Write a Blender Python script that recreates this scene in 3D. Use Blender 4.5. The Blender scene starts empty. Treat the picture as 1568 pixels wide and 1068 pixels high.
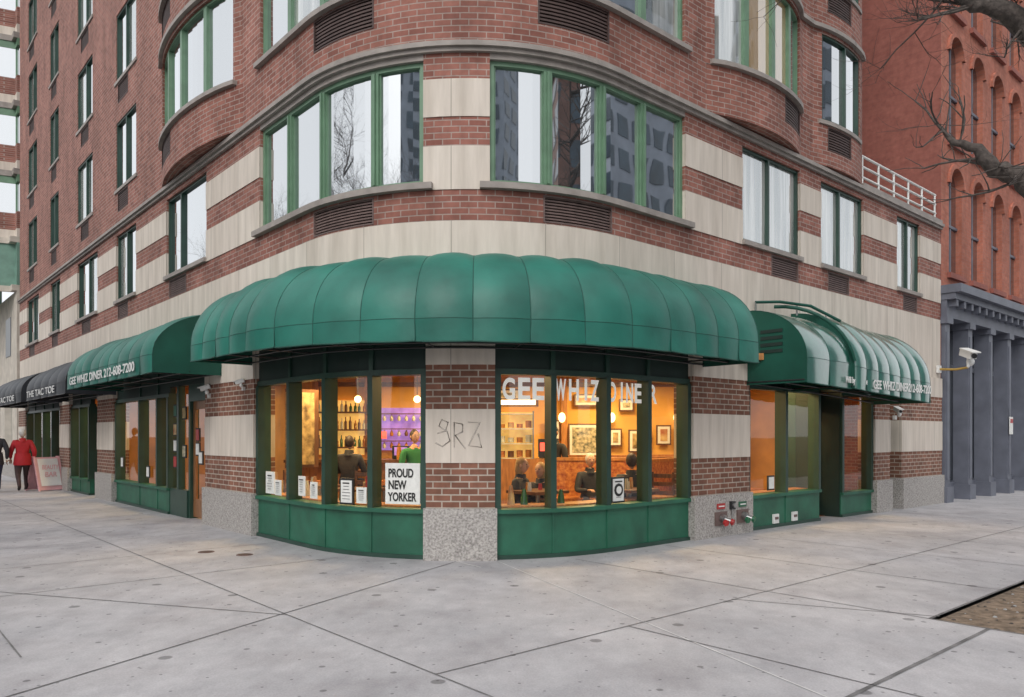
import bpy, math, random
from mathutils import Vector, Matrix
random.seed(7)
V=Vector
R=V((.752,.659,0)).normalized(); L=V((-R.y,R.x,0)); Z=V((0,0,1))
C=R*4.63+L*6.50
rad=2.85
O=C+(R+L)*rad
bi=(R+L).normalized(); ti=(R-L).normalized()
S0=rad*math.pi/4
def base(s):
    if s>S0: return C+R*(rad+s-S0),-L
    if s<-S0: return C+L*(rad-s-S0),-R
    th=s/rad; n=-bi*math.cos(th)+ti*math.sin(th)
    return O+n*rad,n
def W(s,off,z,bul=None):
    p,n=base(s)
    if bul: off=off+bul(s)
    return p+n*off+Z*z
# ------------------------------------------------------------ materials
MATS={}
def newmat(name):
    m=bpy.data.materials.new(name); m.use_nodes=True
    nt=m.node_tree; bs=nt.nodes['Principled BSDF']; MATS[name]=m
    return m,nt,bs
def N(nt,t,**k):
    n=nt.nodes.new(t)
    for a,v in k.items(): setattr(n,a,v)
    return n
def simple(name,col,rough=.6,var=.15,scale=6,bump=0,metal=0,bscale=40,stretch=None,emit=0,spec=None,col2=None,coat=0):
    m,nt,bs=newmat(name)
    tc=N(nt,'ShaderNodeTexCoord'); mp=N(nt,'ShaderNodeMapping')
    nt.links.new(tc.outputs['Object'],mp.inputs[0])
    if stretch: mp.inputs['Scale'].default_value=stretch
    no=N(nt,'ShaderNodeTexNoise'); no.inputs['Scale'].default_value=scale; no.inputs['Detail'].default_value=5
    nt.links.new(mp.outputs[0],no.inputs['Vector'])
    cr=N(nt,'ShaderNodeValToRGB')
    c=V(col)
    lo=c*(1-var); hi=c*(1+var)
    if col2: hi=V(col2); lo=c
    cr.color_ramp.elements[0].position=.3; cr.color_ramp.elements[1].position=.7
    cr.color_ramp.elements[0].color=(*lo,1); cr.color_ramp.elements[1].color=(*hi,1)
    nt.links.new(no.outputs['Fac'],cr.inputs[0]); nt.links.new(cr.outputs[0],bs.inputs['Base Color'])
    bs.inputs['Roughness'].default_value=rough; bs.inputs['Metallic'].default_value=metal
    if spec is not None: bs.inputs['Specular IOR Level'].default_value=spec
    if coat:
        bs.inputs['Coat Weight'].default_value=coat; bs.inputs['Coat Roughness'].default_value=.16; bs.inputs['Coat IOR'].default_value=2.3
    if bump:
        n2=N(nt,'ShaderNodeTexNoise'); n2.inputs['Scale'].default_value=bscale; n2.inputs['Detail'].default_value=4
        nt.links.new(mp.outputs[0],n2.inputs['Vector'])
        bp=N(nt,'ShaderNodeBump'); bp.inputs['Strength'].default_value=bump; bp.inputs['Distance'].default_value=.02
        nt.links.new(n2.outputs['Fac'],bp.inputs['Height']); nt.links.new(bp.outputs[0],bs.inputs['Normal'])
    if emit:
        nt.links.new(cr.outputs[0],bs.inputs['Emission Color']); bs.inputs['Emission Strength'].default_value=emit
    return m
def brick(name,c1,c2,mort,bw=.21,rh=.075,ms=.007,dirt=.35,rough=.8,offset=.5,bump=.4,nst=(1.5,1.5,.5),n3v=.14,n3st=(1,1,1)):
    m,nt,bs=newmat(name)
    uv=N(nt,'ShaderNodeUVMap'); tc=N(nt,'ShaderNodeTexCoord')
    b=N(nt,'ShaderNodeTexBrick'); b.offset=offset
    nt.links.new(uv.outputs[0],b.inputs['Vector'])
    b.inputs['Color1'].default_value=(*c1,1); b.inputs['Color2'].default_value=(*c2,1); b.inputs['Mortar'].default_value=(*mort,1)
    b.inputs['Scale'].default_value=1; b.inputs['Mortar Size'].default_value=ms; b.inputs['Mortar Smooth'].default_value=.2
    b.inputs['Brick Width'].default_value=bw; b.inputs['Row Height'].default_value=rh
    no=N(nt,'ShaderNodeTexNoise'); no.inputs['Scale'].default_value=1.3; no.inputs['Detail'].default_value=6; no.inputs['Roughness'].default_value=.65
    mp=N(nt,'ShaderNodeMapping'); mp.inputs['Scale'].default_value=nst
    nt.links.new(tc.outputs['Object'],mp.inputs[0]); nt.links.new(mp.outputs[0],no.inputs['Vector'])
    cr=N(nt,'ShaderNodeValToRGB'); cr.color_ramp.elements[0].position=.3; cr.color_ramp.elements[1].position=.7
    a=1-dirt; cr.color_ramp.elements[0].color=(a,a*.98,a*.95,1); h=1+dirt*.45; cr.color_ramp.elements[1].color=(h,h,h,1)
    nt.links.new(no.outputs['Fac'],cr.inputs[0])
    n3=N(nt,'ShaderNodeTexNoise'); n3.inputs['Scale'].default_value=9; n3.inputs['Detail'].default_value=3
    mp3=N(nt,'ShaderNodeMapping'); mp3.inputs['Scale'].default_value=n3st
    nt.links.new(uv.outputs[0],mp3.inputs[0]); nt.links.new(mp3.outputs[0],n3.inputs['Vector'])
    cr3=N(nt,'ShaderNodeValToRGB'); cr3.color_ramp.elements[0].position=.3; cr3.color_ramp.elements[1].position=.7
    q=1-n3v; cr3.color_ramp.elements[0].color=(q,q,q,1); q=1+n3v*.9; cr3.color_ramp.elements[1].color=(q,q,q,1)
    nt.links.new(n3.outputs['Fac'],cr3.inputs[0])
    mx=N(nt,'ShaderNodeMix',data_type='RGBA',blend_type='MULTIPLY'); mx.inputs[0].default_value=1
    nt.links.new(b.outputs['Color'],mx.inputs[6]); nt.links.new(cr.outputs[0],mx.inputs[7])
    mx2=N(nt,'ShaderNodeMix',data_type='RGBA',blend_type='MULTIPLY'); mx2.inputs[0].default_value=1
    nt.links.new(mx.outputs[2],mx2.inputs[6]); nt.links.new(cr3.outputs[0],mx2.inputs[7])
    nt.links.new(mx2.outputs[2],bs.inputs['Base Color']); bs.inputs['Roughness'].default_value=rough
    bp=N(nt,'ShaderNodeBump',invert=True); bp.inputs['Strength'].default_value=bump; bp.inputs['Distance'].default_value=.01
    nt.links.new(b.outputs['Fac'],bp.inputs['Height']); nt.links.new(bp.outputs[0],bs.inputs['Normal'])
    return m
def glassmat(name,mix,under,rough=.02,clear=False,gcol=(.93,.95,.96),under2=None):
    m,nt,bs=newmat(name)
    out=nt.nodes['Material Output']
    gl=N(nt,'ShaderNodeBsdfGlossy'); gl.inputs['Roughness'].default_value=rough; gl.inputs['Color'].default_value=(*gcol,1)
    tc=N(nt,'ShaderNodeTexCoord')
    no=N(nt,'ShaderNodeTexNoise'); no.inputs['Scale'].default_value=1.1; no.inputs['Detail'].default_value=1
    nt.links.new(tc.outputs['Object'],no.inputs['Vector'])
    bp=N(nt,'ShaderNodeBump'); bp.inputs['Strength'].default_value=.25; bp.inputs['Distance'].default_value=.012
    nt.links.new(no.outputs['Fac'],bp.inputs['Height']); nt.links.new(bp.outputs[0],gl.inputs['Normal'])
    mx=N(nt,'ShaderNodeMixShader')
    fr=N(nt,'ShaderNodeFresnel'); fr.inputs[0].default_value=1.5
    ad=N(nt,'ShaderNodeMath',operation='ADD',use_clamp=True); ad.inputs[1].default_value=mix
    nt.links.new(fr.outputs[0],ad.inputs[0]); nt.links.new(ad.outputs[0],mx.inputs[0])
    if clear:
        tr=N(nt,'ShaderNodeBsdfTransparent'); tr.inputs[0].default_value=(*under,1)
        nt.links.new(tr.outputs[0],mx.inputs[1])
    else:
        df=N(nt,'ShaderNodeBsdfDiffuse'); df.inputs[0].default_value=(*under,1)
        if under2:
            mp=N(nt,'ShaderNodeMapping'); mp.inputs['Scale'].default_value=(4.5,4.5,.25); nt.links.new(tc.outputs['Object'],mp.inputs[0])
            wv=N(nt,'ShaderNodeTexNoise'); wv.inputs['Scale'].default_value=1.6; wv.inputs['Detail'].default_value=3
            nt.links.new(mp.outputs[0],wv.inputs['Vector'])
            c2=N(nt,'ShaderNodeValToRGB'); c2.color_ramp.elements[0].position=.38; c2.color_ramp.elements[1].position=.6
            c2.color_ramp.elements[0].color=(*under2,1); c2.color_ramp.elements[1].color=(*under,1)
            nt.links.new(wv.outputs['Fac'],c2.inputs[0]); nt.links.new(c2.outputs[0],df.inputs[0])
        nt.links.new(df.outputs[0],mx.inputs[1])
    nt.links.new(gl.outputs[0],mx.inputs[2]); nt.links.new(mx.outputs[0],out.inputs[0])
    return m
def emis(name,col,st):
    m,nt,bs=newmat(name); bs.inputs['Base Color'].default_value=(*col,1)
    bs.inputs['Emission Color'].default_value=(*col,1); bs.inputs['Emission Strength'].default_value=st
    return m
brick('brick_red',(.235,.086,.064),(.36,.148,.112),(.38,.29,.255),ms=.0075)
brick('brick_dark',(.18,.078,.05),(.28,.122,.08),(.46,.39,.33),bw=.215,rh=.078,ms=.009)
brick('stone',(.65,.58,.51),(.70,.635,.56),(.42,.37,.32),bw=1.15,rh=5,ms=.007,dirt=.19,bump=.2,offset=0,nst=(4.5,4.5,.45),n3v=.06,n3st=(1,.12,1))
brick('red_side',(.33,.115,.09),(.37,.135,.105),(.31,.12,.10),ms=.004,dirt=.2)
brick('red_front',(.42,.135,.085),(.49,.175,.115),(.38,.19,.15),ms=.004,dirt=.3)
simple('granite',(.20,.185,.175),.7,.35,42,.3,bscale=90,col2=(.54,.51,.48))
simple('trim',(.31,.275,.25),.6,.18,5,.1)
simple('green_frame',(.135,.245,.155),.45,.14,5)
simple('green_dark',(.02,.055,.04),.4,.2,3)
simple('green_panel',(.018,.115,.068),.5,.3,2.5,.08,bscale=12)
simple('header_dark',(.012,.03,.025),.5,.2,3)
simple('louver',(.075,.045,.04),.6,.2,8)
simple('louver_grey',(.15,.10,.09),.6,.2,8)
simple('void',(.012,.01,.01),.9,.1)
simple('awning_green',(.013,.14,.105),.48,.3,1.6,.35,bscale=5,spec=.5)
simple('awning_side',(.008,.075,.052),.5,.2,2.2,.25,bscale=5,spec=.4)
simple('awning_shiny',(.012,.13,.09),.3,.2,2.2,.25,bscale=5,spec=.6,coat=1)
simple('seam',(.008,.075,.056),.6,.1)
simple('awning_black',(.02,.024,.032),.5,.2,2,.2,bscale=5)
simple('white_paint',(.75,.75,.73),.5,.05)
simple('black_paint',(.02,.02,.022),.4,.1)
simple('metal',(.4,.4,.4),.35,.1,metal=.9)
simple('brass',(.5,.33,.09),.4,.2,metal=.5)
simple('concrete_kerb',(.33,.33,.33),.8,.2,6,.2)
simple('dirt',(.19,.14,.10),.95,.45,14,.8,bscale=30)
simple('bark',(.085,.07,.062),.9,.4,25,.8,bscale=30)
simple('cast_grey',(.13,.14,.175),.5,.15,3)
simple('cast_dark',(.02,.024,.032),.3,.1)
simple('beige',(.56,.51,.44),.8,.15,3)
simple('copper',(.16,.29,.23),.6,.2,3)
simple('pink',(.72,.40,.42),.5,.08)
simple('red_valve',(.40,.025,.025),.4,.15)
simple('green_valve',(.02,.12,.06),.4,.15)
simple('int_wall',(.80,.44,.10),.7,.15,1.5)
simple('int_wall2',(.60,.30,.09),.7,.2,2)
simple('int_ceil',(.75,.46,.18),.7,.1,2)
simple('int_floor',(.22,.10,.05),.4,.3,3)
simple('wood_dark',(.14,.06,.025),.4,.3,6,stretch=(6,6,1))
simple('wood_orange',(.42,.18,.05),.4,.3,5,stretch=(5,5,1))
simple('door_wood',(.25,.115,.05),.4,.3,5,stretch=(8,8,1))
simple('booth',(.28,.06,.02),.5,.6,22,col2=(.62,.26,.07))
simple('paper',(.78,.78,.75),.7,.06,20)
simple('ink',(.02,.02,.02),.6,.1)
simple('art1',(.10,.06,.03),.6,.1,9,col2=(.65,.48,.22))
simple('art2',(.03,.05,.04),.6,.1,14,col2=(.7,.62,.42))
simple('art3',(.35,.08,.04),.6,.1,6,col2=(.75,.62,.3))
simple('purple_glow',(.30,.16,.50),.5,.3,5,emit=.9)
simple('backlit_amber',(.9,.52,.13),.5,.3,5,emit=.7)
simple('neon_red',(.8,.08,.05),.5,.1,emit=2.0)
emis('lamp_glow',(1,.74,.36),4)
simple('etched_glow',(.82,.80,.74),.6,.05,emit=.35)  # faint glow added so the unlit lettering stands out against the bright room
simple('graffiti',(.52,.47,.42),.7,.05)
simple('reflect_wall',(.30,.34,.40),.8,.15,1)
simple('reflect_brick',(.20,.11,.085),.8,.2,1)
simple('reflect_glass',(.035,.06,.085),.3,.5,.6)
simple('asphalt',(.05,.05,.052),.9,.25,12,.4)
simple('bottle_g',(.03,.12,.04),.15,.3); simple('bottle_a',(.45,.18,.03),.15,.3); simple('bottle_w',(.6,.6,.55),.15,.2)
glassmat('glass_sky',.66,(.05,.06,.07),gcol=(.88,.90,.91))
glassmat('glass_blind',.40,(.60,.60,.57),gcol=(.86,.89,.90),under2=(.20,.22,.21))
glassmat('glass_curtain',.3,(.50,.34,.17))
glassmat('glass_dim',.25,(.03,.035,.04))
glassmat('glass_clear',.03,(.95,.97,.96),clear=True)
def sidewalk_mat():
    m,nt,bs=newmat('concrete')
    tc=N(nt,'ShaderNodeTexCoord')
    def noise(sc,d,r=.6,st=None):
        n=N(nt,'ShaderNodeTexNoise'); n.inputs['Scale'].default_value=sc; n.inputs['Detail'].default_value=d; n.inputs['Roughness'].default_value=r
        if st:
            mp=N(nt,'ShaderNodeMapping'); mp.inputs['Rotation'].default_value=(0,0,-.72); mp.inputs['Scale'].default_value=st
            nt.links.new(tc.outputs['Object'],mp.inputs[0]); nt.links.new(mp.outputs[0],n.inputs['Vector'])
        else: nt.links.new(tc.outputs['Object'],n.inputs['Vector'])
        return n
    a=noise(.5,7,.7); b_=noise(70,4,.7); c=noise(4,6,.75,(1,.5,1)); e=noise(1.6,3,.5)
    def ramp(n,p0,p1,v0,v1,out='Fac'):
        r=N(nt,'ShaderNodeValToRGB'); r.color_ramp.elements[0].position=p0; r.color_ramp.elements[1].position=p1
        r.color_ramp.elements[0].color=(*v0,1); r.color_ramp.elements[1].color=(*v1,1)
        nt.links.new(n.outputs[out],r.inputs[0]); return r
    r1=ramp(a,.33,.67,(.335,.33,.345),(.505,.49,.50)); r2=ramp(b_,.3,.7,(.84,.84,.84),(1.13,1.13,1.13)); r3=ramp(c,.25,.6,(.82,.81,.82),(1.05,1.05,1.05)); r5=ramp(e,.35,.5,(.90,.89,.89),(1,1,1))
    outs=[r1,r2,r3,r5]
    for sc_,th in ((1.3,.03),(3.1,.035),(.7,.035),(2.1,.022)):
        vo=N(nt,'ShaderNodeTexVoronoi',voronoi_dimensions='2D'); vo.inputs['Scale'].default_value=sc_; vo.inputs['Randomness'].default_value=1
        nt.links.new(tc.outputs['Object'],vo.inputs['Vector'])
        outs.append(ramp(vo,th*.8,th,(.5,.5,.5),(1,1,1),'Distance'))
    o=outs[0].outputs[0]
    for r in outs[1:]:
        mx=N(nt,'ShaderNodeMix',data_type='RGBA',blend_type='MULTIPLY'); mx.inputs[0].default_value=1
        nt.links.new(o,mx.inputs[6]); nt.links.new(r.outputs[0],mx.inputs[7]); o=mx.outputs[2]
    nt.links.new(o,bs.inputs['Base Color']); bs.inputs['Roughness'].default_value=.75
    bp=N(nt,'ShaderNodeBump'); bp.inputs['Strength'].default_value=.15; bp.inputs['Distance'].default_value=.01
    nt.links.new(b_.outputs['Fac'],bp.inputs['Height']); nt.links.new(bp.outputs[0],bs.inputs['Normal'])
sidewalk_mat()
simple('joint',(.16,.155,.155),.9,.4,5)
simple('joint_light',(.62,.61,.60),.9,.2,5)
# ------------------------------------------------------------ mesh builder
def empty(name):
    e=bpy.data.objects.new(name,None); bpy.context.collection.objects.link(e); return e
class MB:
    def __init__(s): s.v=[];s.f=[];s.uv=[];s.m=[];s.mats=[];s.sm=[]
    def mi(s,mat):
        if mat not in s.mats: s.mats.append(mat)
        return s.mats.index(mat)
    def face(s,pts,mat,uv=None,smooth=False):
        i=len(s.v); s.v+= [tuple(p) for p in pts]; s.f.append(tuple(range(i,i+len(pts))))
        s.uv.append(uv or [(p[0],p[2]) for p in pts]); s.m.append(s.mi(mat)); s.sm.append(smooth)
    def grid(s,rows,mat,smooth=True,closed=False,uvs=None):
        i0=len(s.v); n=len(rows[0])
        for r in rows: s.v+=[tuple(p) for p in r]
        for a in range(len(rows)-1):
            for c in range(n if closed else n-1):
                d=(c+1)%n
                s.f.append((i0+a*n+c,i0+a*n+d,i0+(a+1)*n+d,i0+(a+1)*n+c))
                s.uv.append([(c*.2,a*.2),(c*.2+.2,a*.2),(c*.2+.2,a*.2+.2),(c*.2,a*.2+.2)]); s.m.append(s.mi(mat)); s.sm.append(smooth)
    def splits(s,s0,s1,bul,step=.2):
        pts=[s0]
        for q in (-S0,S0):
            if s0<q<s1: pts.append(q)
        pts.append(s1); pts.sort(); out=[pts[0]]
        for a,b in zip(pts,pts[1:]):
            mid=(a+b)/2
            cur=abs(mid)<S0 or (bul is not None)
            n=max(1,math.ceil((b-a)/step)) if cur else 1
            out+=[a+(b-a)*k/n for k in range(1,n+1)]
        return out
    def band(s,s0,s1,z0,z1,o0,o1,mat,bul=None,ends=True):
        if s1-s0<1e-4 or z1-z0<1e-4: return
        ss=s.splits(s0,s1,bul)
        for a,b in zip(ss,ss[1:]):
            w=lambda q,o,z: W(q,o,z,bul)
            s.face([w(a,o1,z0),w(b,o1,z0),w(b,o1,z1),w(a,o1,z1)],mat,[(a,z0),(b,z0),(b,z1),(a,z1)])
            s.face([w(b,o0,z0),w(a,o0,z0),w(a,o0,z1),w(b,o0,z1)],mat,[(b,z0),(a,z0),(a,z1),(b,z1)])
            s.face([w(a,o1,z1),w(b,o1,z1),w(b,o0,z1),w(a,o0,z1)],mat,[(a,o1),(b,o1),(b,o0),(a,o0)])
            s.face([w(a,o0,z0),w(b,o0,z0),w(b,o1,z0),w(a,o1,z0)],mat,[(a,o0),(b,o0),(b,o1),(a,o1)])
        if ends:
            for q,fl in ((s0,0),(s1,1)):
                p=[W(q,o0,z0,bul),W(q,o1,z0,bul),W(q,o1,z1,bul),W(q,o0,z1,bul)]; u=[(o0,z0),(o1,z0),(o1,z1),(o0,z1)]
                if fl: p.reverse();u.reverse()
                s.face(p,mat,u)
    def sheet(s,s0,s1,z0,z1,o,mat,bul=None):
        ss=s.splits(s0,s1,bul)
        for a,b in zip(ss,ss[1:]):
            s.face([W(a,o,z0,bul),W(b,o,z0,bul),W(b,o,z1,bul),W(a,o,z1,bul)],mat,[(a,z0),(b,z0),(b,z1),(a,z1)])
    def box(s,c,size,mat,ax=(V((1,0,0)),V((0,1,0)),V((0,0,1)))):
        c=V(c); hx,hy,hz=[d/2 for d in size]
        def P(i,j,k): return c+ax[0]*hx*i+ax[1]*hy*j+ax[2]*hz*k
        X,Y,Zs=size
        F=[([(-1,-1,-1),(1,-1,-1),(1,-1,1),(-1,-1,1)],X,Zs),([(1,1,-1),(-1,1,-1),(-1,1,1),(1,1,1)],X,Zs),
           ([(-1,1,-1),(-1,-1,-1),(-1,-1,1),(-1,1,1)],Y,Zs),([(1,-1,-1),(1,1,-1),(1,1,1),(1,-1,1)],Y,Zs),
           ([(-1,-1,1),(1,-1,1),(1,1,1),(-1,1,1)],X,Y),([(-1,1,-1),(1,1,-1),(1,-1,-1),(-1,-1,-1)],X,Y)]
        for q,a,b in F: s.face([P(*t) for t in q],mat,[(0,0),(a,0),(a,b),(0,b)])
    def tube(s,pts,rs,mat,n=8,cap=True):
        pts=[V(p) for p in pts]; rows=[]
        up=V((0,0,1))
        for i,p in enumerate(pts):
            d=(pts[min(i+1,len(pts)-1)]-pts[max(i-1,0)]).normalized()
            a=d.cross(up) if abs(d.dot(up))<.95 else d.cross(V((1,0,0)))
            a.normalize(); b=d.cross(a)
            r=rs[i] if isinstance(rs,(list,tuple)) else rs
            rows.append([p+(a*math.cos(2*math.pi*k/n)+b*math.sin(2*math.pi*k/n))*r for k in range(n)])
        s.grid(rows,mat,True,True)
        if cap:
            s.face(list(reversed(rows[0])),mat); s.face(rows[-1],mat)
    def ell(s,c,r,mat,nu=12,nv=8,M=None,cut=None,fn=None):
        rows=[]
        c=V(c)
        for j in range(nv+1):
            ph=math.pi*j/nv; row=[]
            for i in range(nu):
                th=2*math.pi*i/nu
                p=V((r[0]*math.sin(ph)*math.cos(th),r[1]*math.sin(ph)*math.sin(th),r[2]*math.cos(ph)))
                if fn: p=fn(p)
                if M: p=M@p
                row.append(c+p)
            rows.append(row)
        if cut: rows=rows[:cut]
        s.grid(rows,mat,True,True)
    def make(s,name,parent=None,M=None):
        me=bpy.data.meshes.new(name); me.from_pydata(s.v,[],s.f); 
        for m in s.mats: me.materials.append(MATS[m])
        me.polygons.foreach_set('material_index',s.m); me.polygons.foreach_set('use_smooth',s.sm)
        ul=me.uv_layers.new(name='UVMap'); flat=[]
        for u in s.uv:
            for a in u: flat+= [a[0],a[1]]
        ul.data.foreach_set('uv',flat); me.update()
        o=bpy.data.objects.new(name,me); bpy.context.collection.objects.link(o)
        if M: o.matrix_world=M
        if parent: o.parent=parent
        return o
def text(txt,origin,T,up,n,width,height,mat,parent,name,ext=.002,bold=.012):
    cu=bpy.data.curves.new(name,'FONT'); cu.body=txt; cu.extrude=ext; cu.materials.append(MATS[mat]); cu.offset=bold
    o=bpy.data.objects.new(name,cu); bpy.context.collection.objects.link(o)
    bpy.context.view_layer.update(); d=o.dimensions
    sx=width/max(d.x,.01); sy=height/max(d.y,.01)
    M=Matrix(((T.x*sx,up.x*sy,n.x,origin[0]),(T.y*sx,up.y*sy,n.y,origin[1]),(T.z*sx,up.z*sy,n.z,origin[2]),(0,0,0,1)))
    o.matrix_world=M; o.parent=parent
    return o
# ------------------------------------------------------------ corner building
bld=empty('corner_brick_building')
def bulge(s):
    for a,b,h in ((-8.3,-4.49,.30),(4.27,6.91,.26),(7.35,9.24,.14)):
        if a<s<b:
            u=(s-a)/(b-a); return h*(4*u*(1-u))**.8
    return 0
w=MB(); fr=MB(); gl=MB(); vt=MB(); tr=MB()
def window(s0,s1,z0,z1,mull,glasses,bul=None,fw=.05,mw=.07,fmat='green_frame',rec=-.13,dbl=False,transom=None):
    gl_s=[s0]+list(mull)+[s1]
    fr.band(s0,s1,z0,z0+fw,rec-.05,rec+.05,fmat,bul); fr.band(s0,s1,z1-fw,z1,rec-.05,rec+.05,fmat,bul)
    fr.band(s0,s0+fw,z0+fw,z1-fw,rec-.05,rec+.052,fmat,bul); fr.band(s1-fw,s1,z0+fw,z1-fw,rec-.05,rec+.052,fmat,bul)
    for m in mull:
        fr.band(m-mw/2,m+mw/2,z0+fw,z1-fw,rec-.05,rec+.055,fmat,bul)
        if dbl: fr.band(m-mw*.14,m+mw*.14,z0+fw,z1-fw,rec+.055,rec+.08,fmat,bul)
    for i,(a,b) in enumerate(zip(gl_s,gl_s[1:])):
        g=glasses[i%len(glasses)]
        gl.sheet(a,b,z0+.01,z1-.01,rec,g,bul)
        if dbl:
            for q in (a+mw/2+.0,b-mw/2-.02):
                fr.band(q,q+.02,z0+fw,z1-fw,rec-.03,rec+.025,fmat,bul)
def vent(s0,s1,z0,z1,mat='louver',bul=None):
    vt.sheet(s0,s1,z0,z1,-.06,'void',bul)
    n=9
    for k in range(n):
        z=z0+(z1-z0)*(k+.15)/n; vt.band(s0+.015,s1-.015,z,z+(z1-z0)/n*.55,-.05,-.012,mat,bul)
    for a,b,c,d in ((s0,s1,z0,z0+.02),(s0,s1,z1-.02,z1),(s0,s0+.02,z0+.02,z1-.02),(s1-.02,s1,z0+.02,z1-.02)):
        vt.band(a,b,c,d,-.06,.006,mat,bul)
BACK=-.3
E0,E1=-24.0,13.1
w.band(E0,E1,2.75,4.05,BACK,.0,'stone')
def brick_row_with_vents(z0,z1,vents,bul=None,a0=E0,a1=E1,vm='louver'):
    cur=a0
    for (a,b) in sorted(vents):
        w.band(cur,a,z0,z1,BACK,0,'brick_red',bul); vent(a,b,z0+.02,z1-.02,vm,bul)
        w.band(a,b,z0,z0+.02,BACK,0,'brick_red',bul); w.band(a,b,z1-.02,z1,BACK,0,'brick_red',bul)
        w.band(a,b,z0+.02,z1-.02,BACK,-.07,'void',bul)
        cur=b
    w.band(cur,a1,z0,z1,BACK,0,'brick_red',bul)
w2=[(-22.6,-20.6,[-21.6],['glass_sky','glass_blind']),(-18.8,-17.5,[-18.15],['glass_blind','glass_sky']),(-15.4,-13.3,[-14.3],['glass_sky','glass_blind']),
    (-11.64,-10.1,[-10.9],['glass_blind','glass_sky']),(-8.11,-6.0,[-7.4],['glass_sky','glass_sky']),
    (-3.80,-.34,[-2.92,-1.98,-1.02],['glass_sky','glass_sky','glass_sky','glass_sky']),
    (.46,3.70,[1.2,2.04,2.84],['glass_sky']*4),
    (5.16,6.91,[5.98],['glass_blind','glass_blind']),(7.64,9.29,[8.4],['glass_blind','glass_blind']),(10.8,11.95,[11.4],['glass_blind'])]
brick_row_with_vents(4.05,4.42,[(-22.2,-21.3),(-18.6,-17.8),(-14.9,-14.0),(-11.5,-10.7),(-7.95,-7.0),(-2.1,-1.0),(1.12,2.15),(6.0,6.85),(7.9,8.7),(11.1,11.8)],vm='louver_grey')
cur=E0
for (a,b,m,g) in w2+[(E1,E1,None,None)]:
    for z0,z1,mt,of in ((4.42,4.94,'stone',.012),(4.94,5.29,'brick_red',.0),(5.29,5.74,'stone',.012),(5.74,6.05,'brick_red',.0)):
        w.band(cur,a,z0,z1,BACK,of,mt)
    if m is not None:
        big=abs((a+b)/2)<3
        if big:
            w.band(a,b,5.98,6.05,BACK,0,'trim')
            window(a,b,4.5,5.98,m,g,None,.055,.11,dbl=True,rec=-.1)
            tr.band(a-.12,b+.12,4.42,4.495,-.2,.085,'trim')
        else:
            w.band(a,b,5.95,6.05,BACK,0,'brick_red')
            window(a,b,4.5,5.95,m,g,None,.04,.045,'green_dark',rec=-.09)
            tr.band(a-.03,b+.03,4.42,4.49,-.2,.06,'trim')
        w.band(a,b,4.4,4.41,BACK,-.21,'trim')
    cur=b
TE=9.24
tr.band(E0,E1,6.05,6.10,BACK,.05,'trim'); tr.band(E0,E1,6.10,6.16,BACK,.09,'trim'); w.band(E0,E1,6.16,6.19,BACK,0,'trim')
w.band(TE,E1,6.19,6.25,BACK,.05,'trim')
ucols=[(-22.4,-20.9,[-21.6],0),(-18.9,-17.7,[-18.3],0),(-15.4,-13.8,[-14.5],0),(-11.65,-10.1,[-10.9],0),(-8.15,-4.65,[-7.4,-6.5,-5.5],1),
  (-3.80,-.34,[-2.92,-1.98,-1.02],1),(.46,3.70,[1.2,2.04,2.84],1),(4.35,6.83,[5.0,5.7,6.3],1),(7.55,8.95,[8.3],0)]
z=6.19
for fl in range(5):
    sill=6.97+2.42*fl; top=sill+1.5; nxt=sill+2.42-.62
    vents=[(-22.2,-21.4),(-18.7,-18.0),(-15.0,-14.2),(-11.5,-10.7),(-8.0,-7.0),(-2.1,-1.0),(1.05,2.1),(6.0,6.75),(7.7,8.5)]
    w.band(E0,TE,z,sill-.52,BACK,0,'brick_red',bulge)
    brick_row_with_vents(sill-.52,sill-.07,vents,bulge,E0,TE)
    cur=E0
    for (a,b,m,k) in ucols+[(TE,TE,None,0)]:
        w.band(cur,a,sill-.07,top,BACK,0,'brick_red',bulge)
        if m is not None:
            gg=[random.choice(['glass_sky','glass_blind','glass_blind']) for _ in range(4)] if not(abs((a+b)/2)<3) else ['glass_sky','glass_blind']
            if a>4 and fl==0 and k: gg=['glass_blind','glass_curtain','glass_curtain','glass_blind']
            window(a,b,sill,top,m,gg,bulge,.04,.10 if k else .045,'green_frame' if k else 'green_dark',rec=-.1 if k else -.07)
            tr.band(a-.08,b+.08,sill-.07,sill-.003,-.2,.07 if k else .03,'trim',bulge)
        cur=b
    w.band(E0,TE,top,nxt+.10,BACK,0,'brick_red',bulge)
    z=nxt+.10
    for a,b in ((-8.4,-4.4),(-3.9,3.8),(4.2,9.24)):
        tr.band(a,b,top+.06,top+.13,-.01,.07,'trim',bulge)
ztop=z
tr.band(E0,TE,ztop,ztop+.15,BACK,.15,'trim')
w.face([W(TE,0,6.19),W(TE,-12,6.19),W(TE,-12,ztop),W(TE,0,ztop)],'brick_red',[(0,6.2),(12,6.2),(12,ztop),(0,ztop)])
w.face([W(E0,-12,0),W(E0,0,0),W(E0,0,ztop),W(E0,-12,ztop)],'brick_red',[(0,0),(12,0),(12,ztop),(0,ztop)])
w.face([W(E1,0,0),W(E1,-12,0),W(E1,-12,6.2),W(E1,0,6.2)],'brick_red',[(0,0),(12,0),(12,6.2),(0,6.2)])
w.face([W(TE,0,6.2),W(E1,0,6.2),W(E1,-12,6.2),W(TE,-12,6.2)],'trim')
w.face([W(-24,0,ztop),W(-S0,0,ztop),W(0,0,ztop),W(S0,0,ztop),W(TE,0,ztop),W(TE,-12,ztop),W(-24,-12,ztop)],'trim')
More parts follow.
